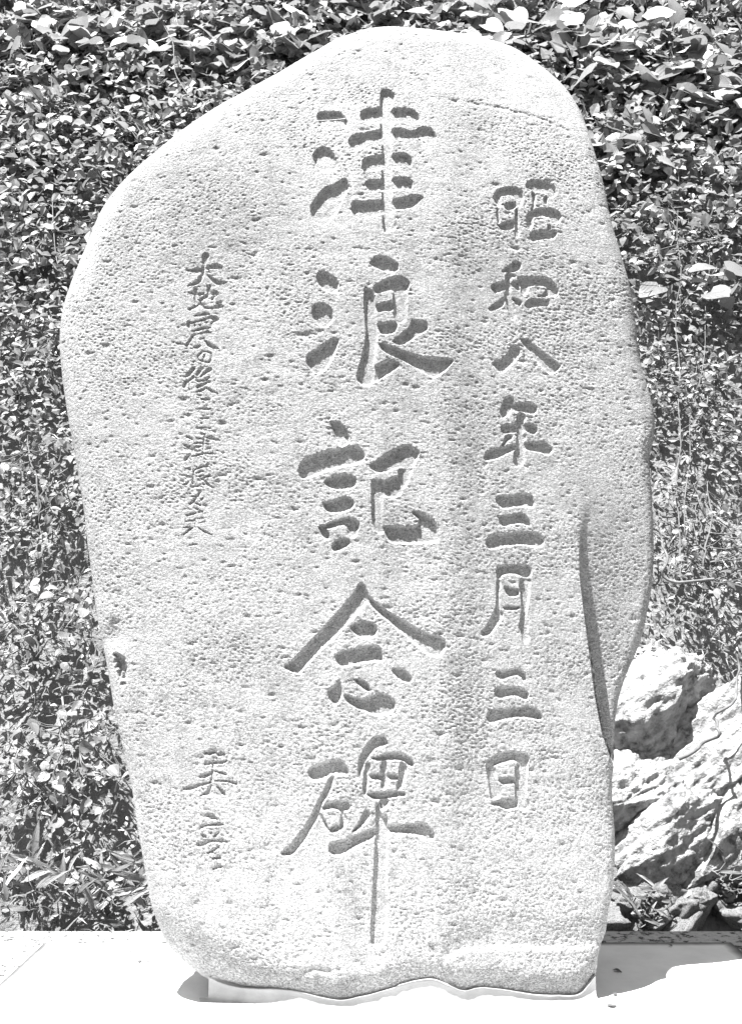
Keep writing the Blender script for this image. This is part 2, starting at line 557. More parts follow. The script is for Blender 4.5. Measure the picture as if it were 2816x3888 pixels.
# ---- inscription, traced stroke by stroke: (crop origin x, y, scale), polygons or brush lines
CH = []   # (glyph, depth, wall, origin, polys, lines)
def ch(glyph, depth, wall, o, polys=(), lines=()):
    CH.append((glyph, depth, wall, o, polys, lines))
S1, S2, S3, S4, S5, S6 = 600/1643, 700/1643, 400/1512, 300/1512, 300/859, 320/793
BD, BW = 0.0120, 10
ch('津', BD, BW, (1150, 310, S1), [
 [(142,345),(160,312),(270,303),(385,306),(420,345),(470,405),(468,465),(440,505),(375,523),(310,520),(245,500),(180,455),(148,410)],
 [(97,760),(120,710),(165,680),(225,665),(275,690),(320,735),(345,790),(368,860),(350,905),(305,942),(240,942),(180,925),(140,890),(110,840)],
 [(425,988),(455,1015),(490,1080),(480,1115),(440,1180),(410,1260),(370,1345),(310,1420),(260,1480),(205,1503),(150,1485),(105,1440),(80,1380),(75,1290),(110,1230),(160,1160),(230,1090),(310,1070),(370,1035)],
 [(800,100),(825,72),(870,65),(925,95),(962,135),(955,200),(935,235),(925,300),(930,600),(935,900),(935,1200),(950,1440),(985,1500),(940,1560),(880,1560),(850,1590),(825,1530),(820,1300),(815,1000),(825,700),(800,500),(798,300)],
 [(590,340),(600,305),(640,278),(720,268),(810,270),(920,272),(1100,262),(1160,290),(1200,340),(1215,380),(1205,440),(1150,448),(1080,440),(1030,415),(940,420),(810,425),(700,432),(640,415),(600,395)],
 [(465,630),(485,580),(530,540),(620,525),(760,500),(820,490),(920,480),(1030,475),(1120,515),(1185,490),(1200,465),(1310,462),(1345,490),(1380,540),(1392,590),(1375,645),(1340,655),(1290,640),(1220,580),(1120,590),(1040,600),(930,620),(820,640),(680,690),(580,718),(520,700),(480,665)],
 [(610,850),(620,805),(650,775),(740,760),(830,752),(925,740),(1020,730),(1080,745),(1130,785),(1143,830),(1130,885),(1040,887),(970,888),(930,880),(810,910),(740,930),(660,942),(615,930)],
 [(635,1055),(660,1025),(740,1010),(820,1008),(930,985),(1040,980),(1110,1000),(1148,1045),(1150,1090),(1130,1135),(1080,1138),(1000,1125),(920,1130),(810,1135),(720,1148),(680,1120),(650,1090)],
 [(495,1295),(505,1250),(540,1230),(600,1238),(730,1225),(830,1230),(935,1215),(1060,1195),(1160,1165),(1240,1180),(1265,1200),(1220,1240),(1160,1310),(1050,1330),(940,1340),(810,1375),(690,1410),(600,1428),(540,1410),(505,1360)]])
ch('浪', BD, BW, (1150, 930, S1), [
 [(137,345),(150,290),(180,260),(230,272),(290,300),(345,335),(370,380),(378,430),(360,480),(310,508),(250,495),(200,455),(155,410)],
 [(85,700),(95,640),(130,600),(190,590),(250,610),(295,655),(320,710),(318,770),(295,820),(250,858),(200,860),(150,825),(105,770)],
 [(30,1190),(45,1130),(100,1095),(170,1060),(230,1005),(300,965),(355,955),(375,990),(360,1060),(325,1160),(280,1235),(225,1310),(170,1345),(120,1335),(75,1295),(40,1250)],
 [(683,190),(715,140),(760,112),(820,100),(880,118),(950,155),(1000,200),(998,250),(960,285),(900,292),(850,285),(790,250),(710,215)],
 [(630,440),(660,435),(710,455),(740,495),(755,570),(765,690),(770,780),(785,900),(780,1010),(760,1150),(745,1230),(770,1330),(730,1440),(690,1475),(640,1470),(590,1440),(552,1405),(560,1330),(590,1230),(615,1120),(640,1030),(655,930),(645,800),(635,700),(630,560)],
 [(745,1250),(800,1225),(900,1180),(930,1190),(1025,1230),(960,1300),(870,1360),(740,1440),(725,1400)],
 [(715,450),(750,410),(830,360),(920,325),(1000,312),(1060,335),(1110,380),(1112,420),(1090,480),(1085,600),(1080,700),(1070,790),(1000,830),(960,800),(935,720),(930,600),(935,460),(870,480),(760,515)],
 [(745,610),(830,595),(940,565),(945,690),(860,690),(755,705)],
 [(765,820),(790,800),(860,800),(930,790),(1000,800),(970,900),(940,925),(860,935),(800,930),(775,880)],
 [(915,1005),(990,940),(1070,880),(1120,835),(1125,765),(1180,780),(1260,775),(1290,805),(1310,850),(1290,895),(1200,940),(1130,990),(1060,1035),(990,1045),(940,1015)],
 [(775,1010),(830,1015),(930,1045),(1030,1090),(1130,1120),(1230,1150),(1400,1165),(1520,1170),(1580,1195),(1530,1260),(1450,1340),(1355,1395),(1250,1330),(1130,1260),(1030,1200),(930,1160),(850,1120),(790,1060)]])
ch('記', BD, BW, (1100, 1560, S1), [
 [(410,105),(450,95),(510,98),(550,140),(600,195),(620,260),(628,325),(590,360),(540,385),(500,350),(465,300),(445,220),(425,160)],
 [(80,640),(95,560),(145,490),(230,455),(340,415),(450,395),(560,375),(630,345),(700,355),(750,395),(785,445),(780,510),(740,550),(680,560),(560,580),(430,610),(300,660),(200,705),(115,715)],
 [(345,745),(370,710),(450,670),(560,640),(620,655),(680,675),(700,715),(690,765),(670,800),(600,820),(520,830),(450,815),(385,785)],
 [(330,950),(380,940),(460,920),(530,895),(560,875),(620,895),(660,920),(680,965),(650,1020),(570,1055),(480,1065),(400,1065),(350,1010)],
 [(290,1185),(370,1195),(410,1260),(425,1330),(390,1348),(340,1315),(310,1260)],
 [(290,1185),(370,1175),(460,1140),(580,1095),(650,1100),(710,1140),(735,1190),(715,1245),(690,1310),(640,1330),(600,1290),(590,1220),(560,1185),(480,1210),(420,1225),(350,1235)],
 [(425,1410),(470,1340),(540,1310),(600,1320),(645,1370),(590,1420),(520,1455),(450,1470)],
 [(825,560),(860,540),(940,480),(1050,410),(1150,355),(1215,340),(1270,360),(1330,405),(1355,430),(1330,490),(1300,575),(1240,610),(1180,600),(1130,590),(1060,620),(980,650),(900,645),(835,600)],
 [(1130,580),(1300,570),(1250,680),(1230,760),(1170,830),(1140,760),(1120,680)],
 [(850,720),(890,695),(940,705),(980,725),(1050,690),(1110,665),(1150,690),(1180,850),(1130,890),(1050,910),(960,885),(880,900),(835,780)],
 [(850,720),(960,760),(970,900),(965,1030),(970,1180),(1000,1240),(950,1290),(900,1260),(880,1235),(850,1120),(845,950)],
 [(955,1185),(1100,1190),(1250,1195),(1330,1185),(1340,1130),(1270,1070),(1262,1040),(1330,1030),(1400,1070),(1480,1110),(1520,1160),(1545,1260),(1558,1350),(1530,1375),(1400,1380),(1200,1385),(1040,1375),(1000,1320),(960,1250)]])
ch('念', BD, BW, (1050, 2180, S2), [
 [(725,85),(755,70),(780,85),(800,140),(830,230),(800,270),(750,320),(690,390),(610,470),(560,525),(470,610),(380,700),(310,770),(260,830),(200,900),(130,880),(60,840),(65,810),(125,780),(190,710),(290,610),(390,500),(490,390),(580,290),(660,190),(710,130)],
 [(770,100),(800,140),(830,200),(900,260),(1000,335),(1100,390),(1200,450),(1320,510),(1400,535),(1470,550),(1510,610),(1510,655),(1490,700),(1465,740),(1380,740),(1290,680),(1200,600),(1100,515),(1000,430),(900,350),(830,280),(770,220)],
 [(650,475),(690,430),(750,415),(830,415),(880,440),(905,490),(890,550),(840,580),(760,580),(700,545),(660,500)],
 [(515,730),(540,695),(620,665),(740,645),(860,620),(920,645),(945,690),(960,800),(900,780),(800,790),(700,810),(600,835),(550,820),(525,780)],
 [(445,1040),(480,1005),(530,975),(540,940),(565,950),(580,1000),(595,1060),(580,1120),(545,1170),(510,1175),(475,1140),(455,1090)],
 [(675,935),(730,920),(780,945),(825,990),(845,1045),(800,1050),(750,1010),(700,970)],
 [(1018,845),(1060,825),(1120,840),(1170,870),(1205,920),(1205,965),(1160,980),(1110,960),(1060,915),(1030,880)],
 [(600,1065),(640,1070),(700,1095),(790,1105),(850,1075),(920,1055),(985,1065),(1030,1100),(1065,1150),(1055,1215),(1010,1250),(920,1262),(840,1255),(780,1225),(700,1200),(640,1160),(600,1120)]])
ch('碑', BD * 0.9, BW, (1030, 2760, S2), [
 [(320,400),(340,365),(400,335),(470,305),(560,285),(635,290),(660,330),(695,390),(690,440),(640,440),(580,420),(520,445),(450,480),(370,487),(330,450)],
 [(520,430),(565,430),(560,500),(520,600),(460,690),(440,780),(410,840),(370,900),(300,1030),(230,1110),(180,1165),(70,1145),(110,1090),(190,1020),(260,930),(330,830),(380,730),(430,620),(480,530)],
 [(440,720),(480,680),(560,650),(650,645),(700,680),(705,730),(690,760),(650,755),(690,830),(660,900),(600,940),(620,830),(610,760),(560,735),(500,745),(450,760)],
 [(400,760),(450,760),(490,850),(510,900),(540,940),(500,930),(470,880),(430,840)],
 [(505,915),(540,880),(590,865),(630,890),(600,940),(560,950),(520,945)],
 [(775,290),(800,230),(850,150),(910,85),(960,65),(1010,85),(1040,130),(1040,170),(980,180),(920,210),(880,260),(850,310),(820,380),(800,440),(785,480),(770,420),(770,340)],
 [(860,268),(950,262),(1010,235),(1100,220),(1190,235),(1250,280),(1275,330),(1265,370),(1210,350),(1170,310),(1100,300),(1010,305),(930,310)],
 [(830,300),(890,310),(880,430),(860,560),(840,640),(805,580),(820,440)],
 [(970,290),(1040,295),(1040,420),(1035,570),(975,570),(970,430)],
 [(1150,290),(1225,345),(1200,440),(1165,570),(1105,570),(1120,450),(1140,350)],
 [(845,415),(960,410),(1040,405),(1130,415),(1145,480),(1110,485),(1050,480),(960,482),(880,475)],
 [(830,600),(880,575),(980,570),(1100,560),(1180,570),(1205,600),(1195,625),(1120,630),(1050,645),(980,655),(920,655),(860,630)],
 [(945,660),(1000,630),(1060,640),(1050,700),(1010,750),(970,750)],
 [(800,800),(825,740),(850,725),(880,760),(890,800),(850,850),(800,900),(750,940),(700,950),(740,900),(780,850)],
 [(505,1100),(510,1035),(560,1020),(680,995),(800,940),(910,895),(940,890),(1040,870),(1150,865),(1290,855),(1345,835),(1400,880),(1450,940),(1460,990),(1440,1025),(1380,1010),(1290,970),(1180,960),(1060,950),(940,960),(900,1010),(800,1050),(720,1100),(640,1150),(570,1168),(520,1140)],
 [(930,660),(960,680),(980,780),(1040,780),(1045,900),(1040,1100),(1035,1400),(1035,1700),(1030,1890),(1000,1960),(940,1980),(890,1950),(880,1880),(890,1600),(910,1300),(920,1040),(925,850)]])
MD, MW = 0.0092, 8
ch('昭', MD, MW, (1780, 640, S3), [
 [(335,400),(380,320),(450,270),(600,245),(700,265),(770,310),(795,390),(770,480),(750,540),(690,545),(660,440),(600,380),(530,390),(460,410),(470,500),(420,560),(370,490),(345,440)],
 [(490,530),(520,490),(600,470),(680,480),(690,560),(600,600),(540,605)],
 [(660,560),(700,560),(720,700),(730,800),(740,900),(720,985),(680,1000),(650,960),(640,880),(650,760)],
 [(380,540),(430,540),(450,700),(455,790),(395,790)],
 [(380,800),(480,770),(580,735),(660,730),(660,880),(560,885),(470,895),(420,840)],
 [(800,260),(830,180),(890,145),(980,155),(1100,165),(1200,210),(1255,280),(1265,360),(1230,415),(1150,420),(1110,360),(1020,355),(930,330),(860,295)],
 [(870,310),(955,330),(970,420),(950,530),(930,590),(870,590),(920,470)],
 [(1060,400),(1120,380),(1140,490),(1100,515),(1065,480)],
 [(810,690),(850,630),(920,580),(1050,550),(1180,555),(1260,590),(1330,650),(1325,730),(1280,800),(1190,800),(1150,700),(1050,690),(920,700),(925,820),(870,900),(830,830)],
 [(1110,820),(1160,780),(1195,870),(1120,890)],
 [(855,970),(880,910),(960,880),(1100,875),(1220,870),(1265,900),(1265,960),(1210,1015),(1080,1010),(980,1035),(910,1055)]])
ch('和', MD, MW, (1780, 640, S3), [
 [(440,1495),(530,1420),(620,1340),(680,1305),(740,1340),(755,1390),(730,1460),(660,1490),(560,1490)],
 [(515,1480),(640,1480),(620,1620),(600,1750),(620,1870),(660,1990),(690,2170),(600,2190),(560,2070),(530,1950),(500,1850),(515,1700)],
 [(305,1690),(360,1640),(450,1625),(540,1615),(620,1610),(720,1600),(740,1680),(740,1760),(680,1740),(620,1690),(540,1740),(440,1775),(370,1800),(330,1760)],
 [(265,2035),(300,1970),(380,1920),(450,1860),(510,1840),(520,1890),(500,1980),(420,2010),(350,2050)],
 [(595,1850),(660,1850),(750,1890),(760,1940),(730,1975),(670,1960),(620,1890)],
 [(690,1545),(800,1535),(960,1545),(1090,1535),(1160,1580),(1230,1650),(1290,1740),(1280,1810),(1230,1840),(1140,1830),(1060,1850),(1030,1830),(1090,1760),(1110,1700),(980,1680),(860,1690),(850,1780),(800,1830),(740,1800),(730,1700),(690,1620)],
 [(780,1955),(840,1880),(900,1850),(1020,1865),(1110,1870),(1155,1910),(1150,1985),(1050,1980),(940,1985),(860,2020),(820,2000)]])
ch('八', MD, MW, (1780, 1220, S3), [
 [(320,620),(350,570),(430,545),(500,510),(560,440),(590,360),(630,330),(700,330),(740,380),(750,460),(700,530),(620,620),(530,710),(455,760),(420,735),(370,660)],
 [(715,240),(770,230),(830,240),(900,310),(990,370),(1080,450),(1180,530),(1300,600),(1320,630),(1280,720),(1200,755),(1130,750),(1040,650),(940,550),(870,440),(790,360),(740,290)]])
ch('年', MD, MW, (1780, 1220, S3), [
 [(490,1130),(510,1080),(570,1060),(620,1070),(650,1130),(640,1200),(620,1290),(560,1360),(490,1395),(450,1360),(440,1280),(470,1200)],
 [(600,1165),(740,1155),(890,1150),(950,1190),(985,1230),(980,1300),(930,1340),(850,1325),(760,1300),(650,1295),(600,1290)],
 [(445,1540),(460,1490),(540,1465),(670,1465),(780,1460),(880,1455),(960,1490),(995,1540),(980,1600),(930,1635),(850,1600),(780,1570),(690,1600),(560,1610),(470,1615)],
 [(510,1640),(570,1615),(640,1620),(620,1680),(560,1720),(520,1780),(440,1800),(500,1720)],
 [(205,1970),(235,1860),(300,1835),(430,1800),(560,1770),(680,1750),(790,1730),(920,1715),(1080,1715),(1150,1770),(1200,1820),(1180,1900),(1120,1945),(1040,1890),(920,1875),(820,1840),(690,1830),(600,1880),(490,1940),(370,1990),(240,2005)],
 [(680,1300),(800,1300),(830,1370),(790,1480),(790,1600),(830,1650),(790,1750),(800,1860),(810,1960),(780,2060),(720,2100),(670,2080),(630,2040),(640,1870),(680,1700),(670,1500)]])
ch('三', MD, MW, (1780, 1820, S3), [
 [(370,290),(400,235),(480,215),(600,215),(720,205),(820,190),(890,215),(930,280),(945,360),(920,420),(850,405),(740,395),(640,405),(530,430),(450,410),(400,350)],
 [(390,520),(480,510),(600,490),(700,475),(780,480),(840,535),(880,600),(890,670),(840,680),(760,640),(680,640),(580,665),(500,690),(440,650),(420,570)],
 [(230,930),(250,840),(310,780),(420,765),(600,755),(780,745),(940,735),(1020,780),(1085,870),(1080,930),(1010,985),(900,970),(760,945),(600,955),(480,970),(360,1020),(270,1000)]])
ch('月', MD, MW, (1780, 1820, S3), [
 [(385,1230),(480,1220),(620,1215),(750,1205),(850,1220),(900,1270),(905,1330),(880,1420),(770,1430),(720,1370),(620,1365),(490,1370),(470,1430),(385,1440)],
 [(385,1420),(470,1430),(450,1540),(440,1700),(450,1880),(500,1930),(470,2020),(400,2120),(330,2220),(240,2262),(170,2240),(165,2190),(220,2130),(280,2030),(350,1920),(385,1800),(390,1600)],
 [(720,1400),(880,1400),(890,1520),(870,1700),(840,1850),(830,2000),(860,2100),(850,2200),(880,2290),(840,2350),(780,2360),(760,2280),(730,2180),(700,2120),(730,2020),(750,1850),(740,1700),(715,1550)],
 [(485,1530),(580,1540),(720,1560),(730,1680),(590,1700),(520,1640)],
 [(470,1830),(560,1800),(640,1830),(740,1810),(720,1870),(600,1890),(500,1880)]])
ch('三', MD, MW, (1780, 2500, S3), [
 [(375,220),(385,175),(450,165),(560,165),(640,130),(700,120),(760,165),(820,215),(830,330),(780,340),(740,270),(660,245),(590,270),(500,305),(420,300),(385,260)],
 [(350,450),(370,405),(440,395),(560,400),(690,385),(770,430),(850,470),(860,540),(840,605),(780,600),(720,560),(620,540),(560,560),(480,585),(420,580),(365,530)],
 [(250,840),(275,750),(300,715),(430,720),(580,705),(740,690),(900,680),(980,715),(1045,800),(1060,860),(1020,905),(940,880),(840,860),(700,850),(590,870),(480,890),(380,925),(300,940),(265,900)]])
ch('日', MD, MW, (1780, 2500, S3), [
 [(230,1520),(260,1460),(340,1400),(420,1350),(540,1320),(660,1320),(790,1335),(850,1390),(870,1430),(860,1500),(830,1600),(750,1560),(690,1510),(650,1470),(540,1500),(430,1530),(370,1560),(280,1600),(240,1580)],
 [(230,1520),(380,1540),(400,1650),(400,1750),(420,1830),(460,1950),(440,2010),(330,2050),(300,2000),(290,1850),(260,1700)],
 [(660,1500),(850,1470),(850,1600),(835,1800),(825,2000),(870,2080),(860,2190),(720,2180),(700,2100),(660,2000),(650,1850),(655,1650)],
 [(410,1740),(460,1695),(560,1680),(670,1690),(700,1800),(580,1815),(490,1825),(440,1790)],
 [(300,2060),(380,2045),(460,2010),(560,1990),(700,1990),(810,1995),(800,2080),(710,2100),(700,2160),(620,2170),(530,2195),(480,2160),(420,2130),(330,2120)]])
SD_, SW = 0.0054, 5
oJ, oK, oL, oM = (640, 930, S4), (640, 1330, S4), (640, 1640, S5), (640, 2820, S6)
ch('大', SD_ * 1.2, SW, oJ, (), [
 [(715,200,70),(700,260,65),(690,340,40),(680,440,35),(650,570,35),(580,690,45),(480,745,35),(365,785,12)],
 [(350,480,25),(520,490,40),(640,470,40),(800,420,45),(900,410,60),(1000,420,40)],
 [(740,570,15),(840,660,40),(950,720,55),(1040,720,40),(1110,705,15)]])
ch('地', SD_ * 1.1, SW, oJ, (), [
 [(520,840,45),(515,930,35),(510,1040,30),(520,1110,35)],[(400,915,25),(500,930,20),(590,945,35),(660,930,30)],
 [(400,1230,35),(470,1190,30),(560,1155,20),(600,1120,20)],
 [(570,1050,20),(620,1050,25),(710,990,40),(800,930,40),(890,910,50),(930,930,35),(870,990,30),(840,1040,30)],
 [(770,800,45),(770,860,35),(770,950,35)],
 [(600,1050,20),(630,1150,25),(700,1200,25),(840,1205,28),(960,1180,45),(1020,1175,35),(930,1110,20)]])
ch('震', SD_ * 1.1, SW, oJ, (), [
 [(490,1360,15),(600,1335,35),(690,1315,35),(770,1320,20)],[(390,1470,35),(380,1540,45),(400,1590,25)],
 [(420,1490,25),(540,1465,22),(700,1420,25),(790,1380,35),(900,1400,45),(940,1420,30),(880,1450,30),(820,1500,20)],
 [(500,1525,25),(500,1548,20)],[(600,1530,25),(610,1545,20)],[(700,1480,20),(740,1475,18)],
 [(445,1645,18),(560,1625,25),(700,1590,30),(800,1580,20)],[(570,1710,15),(680,1675,25),(750,1660,35),(810,1680,20)],
 [(590,1800,18),(650,1790,22),(690,1780,15)],[(460,1750,30),(420,1810,30),(380,1890,25),(340,1925,35)],
 [(490,1960,20),(560,1950,35),(610,1930,20)],[(690,1830,18),(760,1900,40),(850,1950,45),(950,1980,15)]])
ch('の', SD_ * 0.8, SW, oJ, (), [
 [(560,2150,22),(590,2090,28),(650,2045,22),(730,2040,22),(810,2075,20),(830,2170,20),(780,2240,24),(640,2235,18),(570,2190,18)],[(690,2110,18),(660,2210,18)]])
ch('後', SD_, SW, oK, (), [
 [(480,350,45),(400,450,40),(330,505,25)],[(480,510,30),(400,570,28),(330,610,32),(300,685,40)],[(400,600,18),(410,760,22)],
 [(640,340,40),(580,430,45),(550,470,30)],[(790,365,45),(690,430,40),(610,500,20)],[(760,520,35),(700,570,22),(560,590,30)],
 [(770,605,45),(650,655,35),(560,700,35)],[(690,740,25),(620,770,30),(540,805,15)],[(730,720,28),(820,780,32),(940,820,15)],[(560,860,18),(620,860,20)]])
ch('に', SD_, SW, oK, (), [[(640,935,25),(720,935,38),(790,940,22)],[(610,1115,20),(700,1120,30),(790,1115,24)]])
ch('は', SD_ * 0.9, SW, oK, (), [[(620,1305,20),(690,1300,22),(770,1297,18)],[(630,1395,26),(630,1415,22)],[(550,1480,26),(700,1480,20),(800,1490,20)]])
ch('津', SD_, SW, oK, (), [
 [(340,1650,24),(440,1695,28)],[(310,1820,24),(350,1835,34),(400,1835,28)],[(330,2085,42),(360,2040,38),(410,1995,24)],
 [(540,1690,22),(620,1685,24)],[(700,1660,20),(800,1680,38),(900,1710,28),(950,1710,18)],[(700,1735,20),(800,1730,22)],
 [(490,1785,15),(560,1775,22),(630,1765,18),(760,1790,28)],[(520,1840,18),(600,1840,24),(640,1830,12)],[(510,1930,18),(600,1920,24)],
 [(460,2025,18),(540,2010,26),(640,1985,18),(700,1970,15),(850,1975,22)],[(620,1590,18),(690,1600,22),(670,1750,18),(660,2000,18)]])
ch('浪', SD_, SW, oL, (), [
 [(185,395,11),(235,410,12)],[(150,465,9),(205,480,12)],[(160,575,9),(195,565,14),(220,540,11)],
 [(265,415,9),(320,395,15),(370,375,15),(410,370,20),(435,380,9)],[(300,445,9),(345,430,16),(375,425,11)],[(305,490,8),(340,480,12),(380,470,9)],
 [(275,410,10),(270,500,10),(265,560,12)],[(245,595,13),(310,590,16),(350,570,9)],[(380,500,11),(420,480,16),(450,470,9)],
 [(340,505,9),(380,515,11),(420,570,16),(470,600,13),(510,610,7)]])
ch('が', SD_, SW, oL, (), [[(255,700,9),(320,695,16),(345,650,18)],[(230,785,13),(270,760,15),(310,700,11)],[(355,740,15),(375,720,9)],[(290,775,9),(335,790,15)]])
ch('来', SD_, SW, oL, (), [
 [(275,825,11),(320,840,14)],[(330,870,15),(370,865,11)],[(190,910,9),(250,895,15),(295,880,11)],[(310,940,9),(380,935,9)],
 [(180,975,8),(250,965,13),(290,955,7)],[(170,1040,9),(220,1035,11),(240,1020,7)],[(330,995,7),(400,975,7)],
 [(260,1040,11),(210,1080,13),(165,1115,11),(110,1130,6)],[(320,1040,7),(390,1085,14),(470,1120,9)],[(290,940,8),(290,1040,8)]])
ch('る', SD_ * 0.8, SW, oL, (), [[(225,1230,9),(270,1222,12),(310,1225,11)]])
ch('美', SD_ * 1.1, SW, oM, (), [
 [(345,100,20),(400,105,17)],[(460,115,15),(500,105,27),(525,110,15)],[(350,200,15),(410,190,19),(510,185,17),(550,170,9)],
 [(300,320,17),(350,310,27),(410,285,13)],[(440,270,9),(500,285,17),(540,300,13)],[(420,170,9),(415,260,11),(405,350,11)],
 [(150,435,19),(220,420,29),(300,395,19),(400,370,11)],[(440,360,9),(560,360,17),(630,385,17)],[(400,400,11),(370,470,23),(300,500,9)],[(465,420,15),(510,470,25),(525,490,15)]])
ch('亨', SD_ * 1.1, SW, oM, (), [
 [(370,680,25),(410,700,31),(450,720,15)],[(310,790,19),(380,775,15),(480,765,21),(510,770,11)],[(325,870,22),(335,885,20)],[(430,880,13),(470,850,15)],
 [(290,960,29),(370,930,25),(430,920,15),(500,925,27),(550,935,11)],[(480,970,9),(430,1010,17),(370,1040,11)],[(420,1090,13),(480,1085,19)],[(420,1190,13),(480,1165,25),(505,1160,11)]])

CARVE = np.zeros(U.shape)
CID = np.full(U.shape, -1, np.int32)
WAVE = 1 + 0.10 * fbm(U / 0.02, VV / 0.02, 2, 91)
wob_x = 1.8 * vnoise(PX / 11.0, PY / 11.0, 61)
def carve(k, sd, m, depth, wall):
    e = np.clip((sd + wob_x[m]) / wall, 0, 1)
    d = depth * (1 - (1 - e) ** 2.2)
    cur = CARVE[m]
    better = d > cur
    CARVE[m] = np.where(better, d, cur)
    c = CID[m]
    c[(d > 0) & (better | (c < 0))] = k
    CID[m] = c
for k, (gl, depth, wall, (ox, oy, sc), polys, lines) in enumerate(CH):
    for P in polys:
        Q = chaikin([(ox + x * sc, oy + y * sc) for x, y in P], 2)
        m = bbox_mask(Q)
        if m.any(): carve(k, poly_sd(Q, m), m, depth, wall)
    for Lp in lines:
        A = np.array([(ox + x * sc, oy + y * sc, r * sc) for x, y, r in Lp])
        m = bbox_mask(A[:, :2], A[:, 2].max() + 4)
        if not m.any(): continue
        x, y = PX[m], PY[m]
        sdv = np.full(x.shape, -99.0)
        for a, b in zip(A[:-1], A[1:]):
            v = b[:2] - a[:2]
            t = np.clip(((x - a[0]) * v[0] + (y - a[1]) * v[1]) / (v @ v + 1e-9), 0, 1)
            r = a[2] + (b[2] - a[2]) * t
            sdv = np.maximum(sdv, r - np.hypot(x - a[0] - t * v[0], y - a[1] - t * v[1]))
        carve(k, sdv, m, depth, wall)
G += CARVE * WAVE
# pecked surface: flat skin broken by pits, in denser and sparser patches; smoother inside the cut strokes
calm = 1 - 0.35 * smooth01((PX - ridge) / 25) * smooth01((PY - 1500) / 250) * smooth01((2980 - PY) / 60)
calm *= 1 - 0.45 * smooth01((crk - PY) / 60) * smooth01((PX - 1560) / 120)
calm *= 1 - 0.80 * smooth01(CARVE / 0.004)
patch = np.clip(0.8 + 1.3 * fbm(U * 3.2 + 5, VV * 5.0, 4, 77), 0.25, 1.7)
g1 = fbm(U / 0.0100, VV / 0.0048, 2, 41)
g2 = fbm(U / 0.0180, VV / 0.0085, 2, 43)
G += calm * patch * (0.0034 * np.clip(g1 - 0.02, 0, 0.6) + 0.0022 * np.clip(g2 - 0.22, 0, 0.6) + 0.0006 * g1)
G += calm * 0.0016 * fbm(U / 0.07, VV / 0.05, 3, 51)
NP_ = 4200
pu = rng.uniform(xl.min(), xr.max(), NP_)
pv = rng.uniform(V_BOT, V_TOP, NP_)
pr = rng.uniform(0.0020, 0.0050, NP_) * np.where(rng.random(NP_) < 0.06, 1.7, 1)
for a, b, r in zip(pu, pv, pr):
    i0 = int(np.searchsorted(-V, -(b + 2 * r)))
    i1 = int(np.searchsorted(-V, -(b - 2 * r)))
    if i0 >= NR - 1 or i1 <= i0: continue
    ic = min((i0 + i1) // 2, NR - 1)
    s_ = (a - xl[ic]) / (xr[ic] - xl[ic])
    if not 0.01 < s_ < 0.99: continue
    jc = int(np.searchsorted(ss, s_))
    hw = int(2.2 * r / ((xr[ic] - xl[ic]) / NC) / 0.7) + 1
    sl = (slice(i0, i1), slice(max(jc - hw, 0), jc + hw))
    G[sl] += 0.55 * r * np.exp(-(((U[sl] - a) / (1.5 * r)) ** 2 + ((VV[sl] - b) / (0.7 * r)) ** 2)) * calm[sl]

# vertices of the front, and a plain rounded back
FOv, FUv, FNv = np.array(FO), np.array(FU), np.array(FN)
front = FOv + U[..., None] * np.array([1.0, 0, 0]) + VV[..., None] * FUv - G[..., None] * FNv
idx = np.arange(NR * NC).reshape(NR, NC)
quads = np.stack([idx[:-1, :-1], idx[1:, :-1], idx[1:, 1:], idx[:-1, 1:]], -1).reshape(-1, 4)
qc = CID[:-1, :-1].copy()
for sl in ((slice(1, None), slice(None, -1)), (slice(None, -1), slice(1, None)), (slice(1, None), slice(1, None))):
    qc = np.maximum(qc, CID[sl])
qc = qc.reshape(-1)
NB, RS = 26, 6
rows_b = np.unique(np.concatenate([np.arange(0, NR, 1)]))
tb = np.linspace(0, 1, NB + 2)[1:-1]
tb = 0.5 - 0.5 * np.cos(np.pi * tb)
wd = xr - xl
T = np.interp(V, [0, 0.6, 1.6, 2.4], [0.40, 0.36, 0.30, 0.24]) * np.clip(wd / 0.9, 0, 1) ** 0.5
BU = xr[:, None] + (xl - xr)[:, None] * tb[None, :]
gl_, gr_ = G[:, 0], G[:, -1]
BG = gr_[:, None] + (gl_ - gr_)[:, None] * tb[None, :] + T[:, None] * np.sin(np.pi * tb)[None, :] ** 0.38
BV = np.repeat(V[:, None], NB, 1)
BG += 0.01 * fbm(BU * 6, BV * 6, 3, 5) * np.sin(np.pi * tb)[None, :]
FLAT = np.array([0, -1.0, 0])
back = FOv + BU[..., None] * np.array([1.0, 0, 0]) + BV[..., None] * FUv - BG[..., None] * FNv
back[..., 2] = np.maximum(back[..., 2], 0.006)
front[..., 2] = np.maximum(front[..., 2], 0.006)
bidx = NR * NC + np.arange(NR * NB).reshape(NR, NB)
ring = np.concatenate([idx[:, -1:], bidx, idx[:, :1]], 1)
bq = np.stack([ring[:-1, :-1], ring[1:, :-1], ring[1:, 1:], ring[:-1, 1:]], -1).reshape(-1, 4)
allv = np.concatenate([front.reshape(-1, 3), back.reshape(-1, 3)])

monument = empty('stone_monument', (0.05, FACE_Y0 + 0.2, 0.006),
                 'tall rounded granite slab carved with three columns of characters', 'monument')
def sub_mesh(name, faces):
    used, inv = np.unique(faces, return_inverse=True)
    return np_mesh(name, allv[used], inv.reshape(-1, 4))
child('stone_body', sub_mesh('stone_body', np.concatenate([quads[qc < 0], bq])), M_STONE, monument)
for k, c in enumerate(CH):
    fq = quads[qc == k]
    if len(fq):
        o = child('carved_character', sub_mesh('carved_character', fq), M_STONE, monument)
        o['label'] = 'incised character ' + c[0] + ' cut into the granite face'
del quads, qc, allv, bq

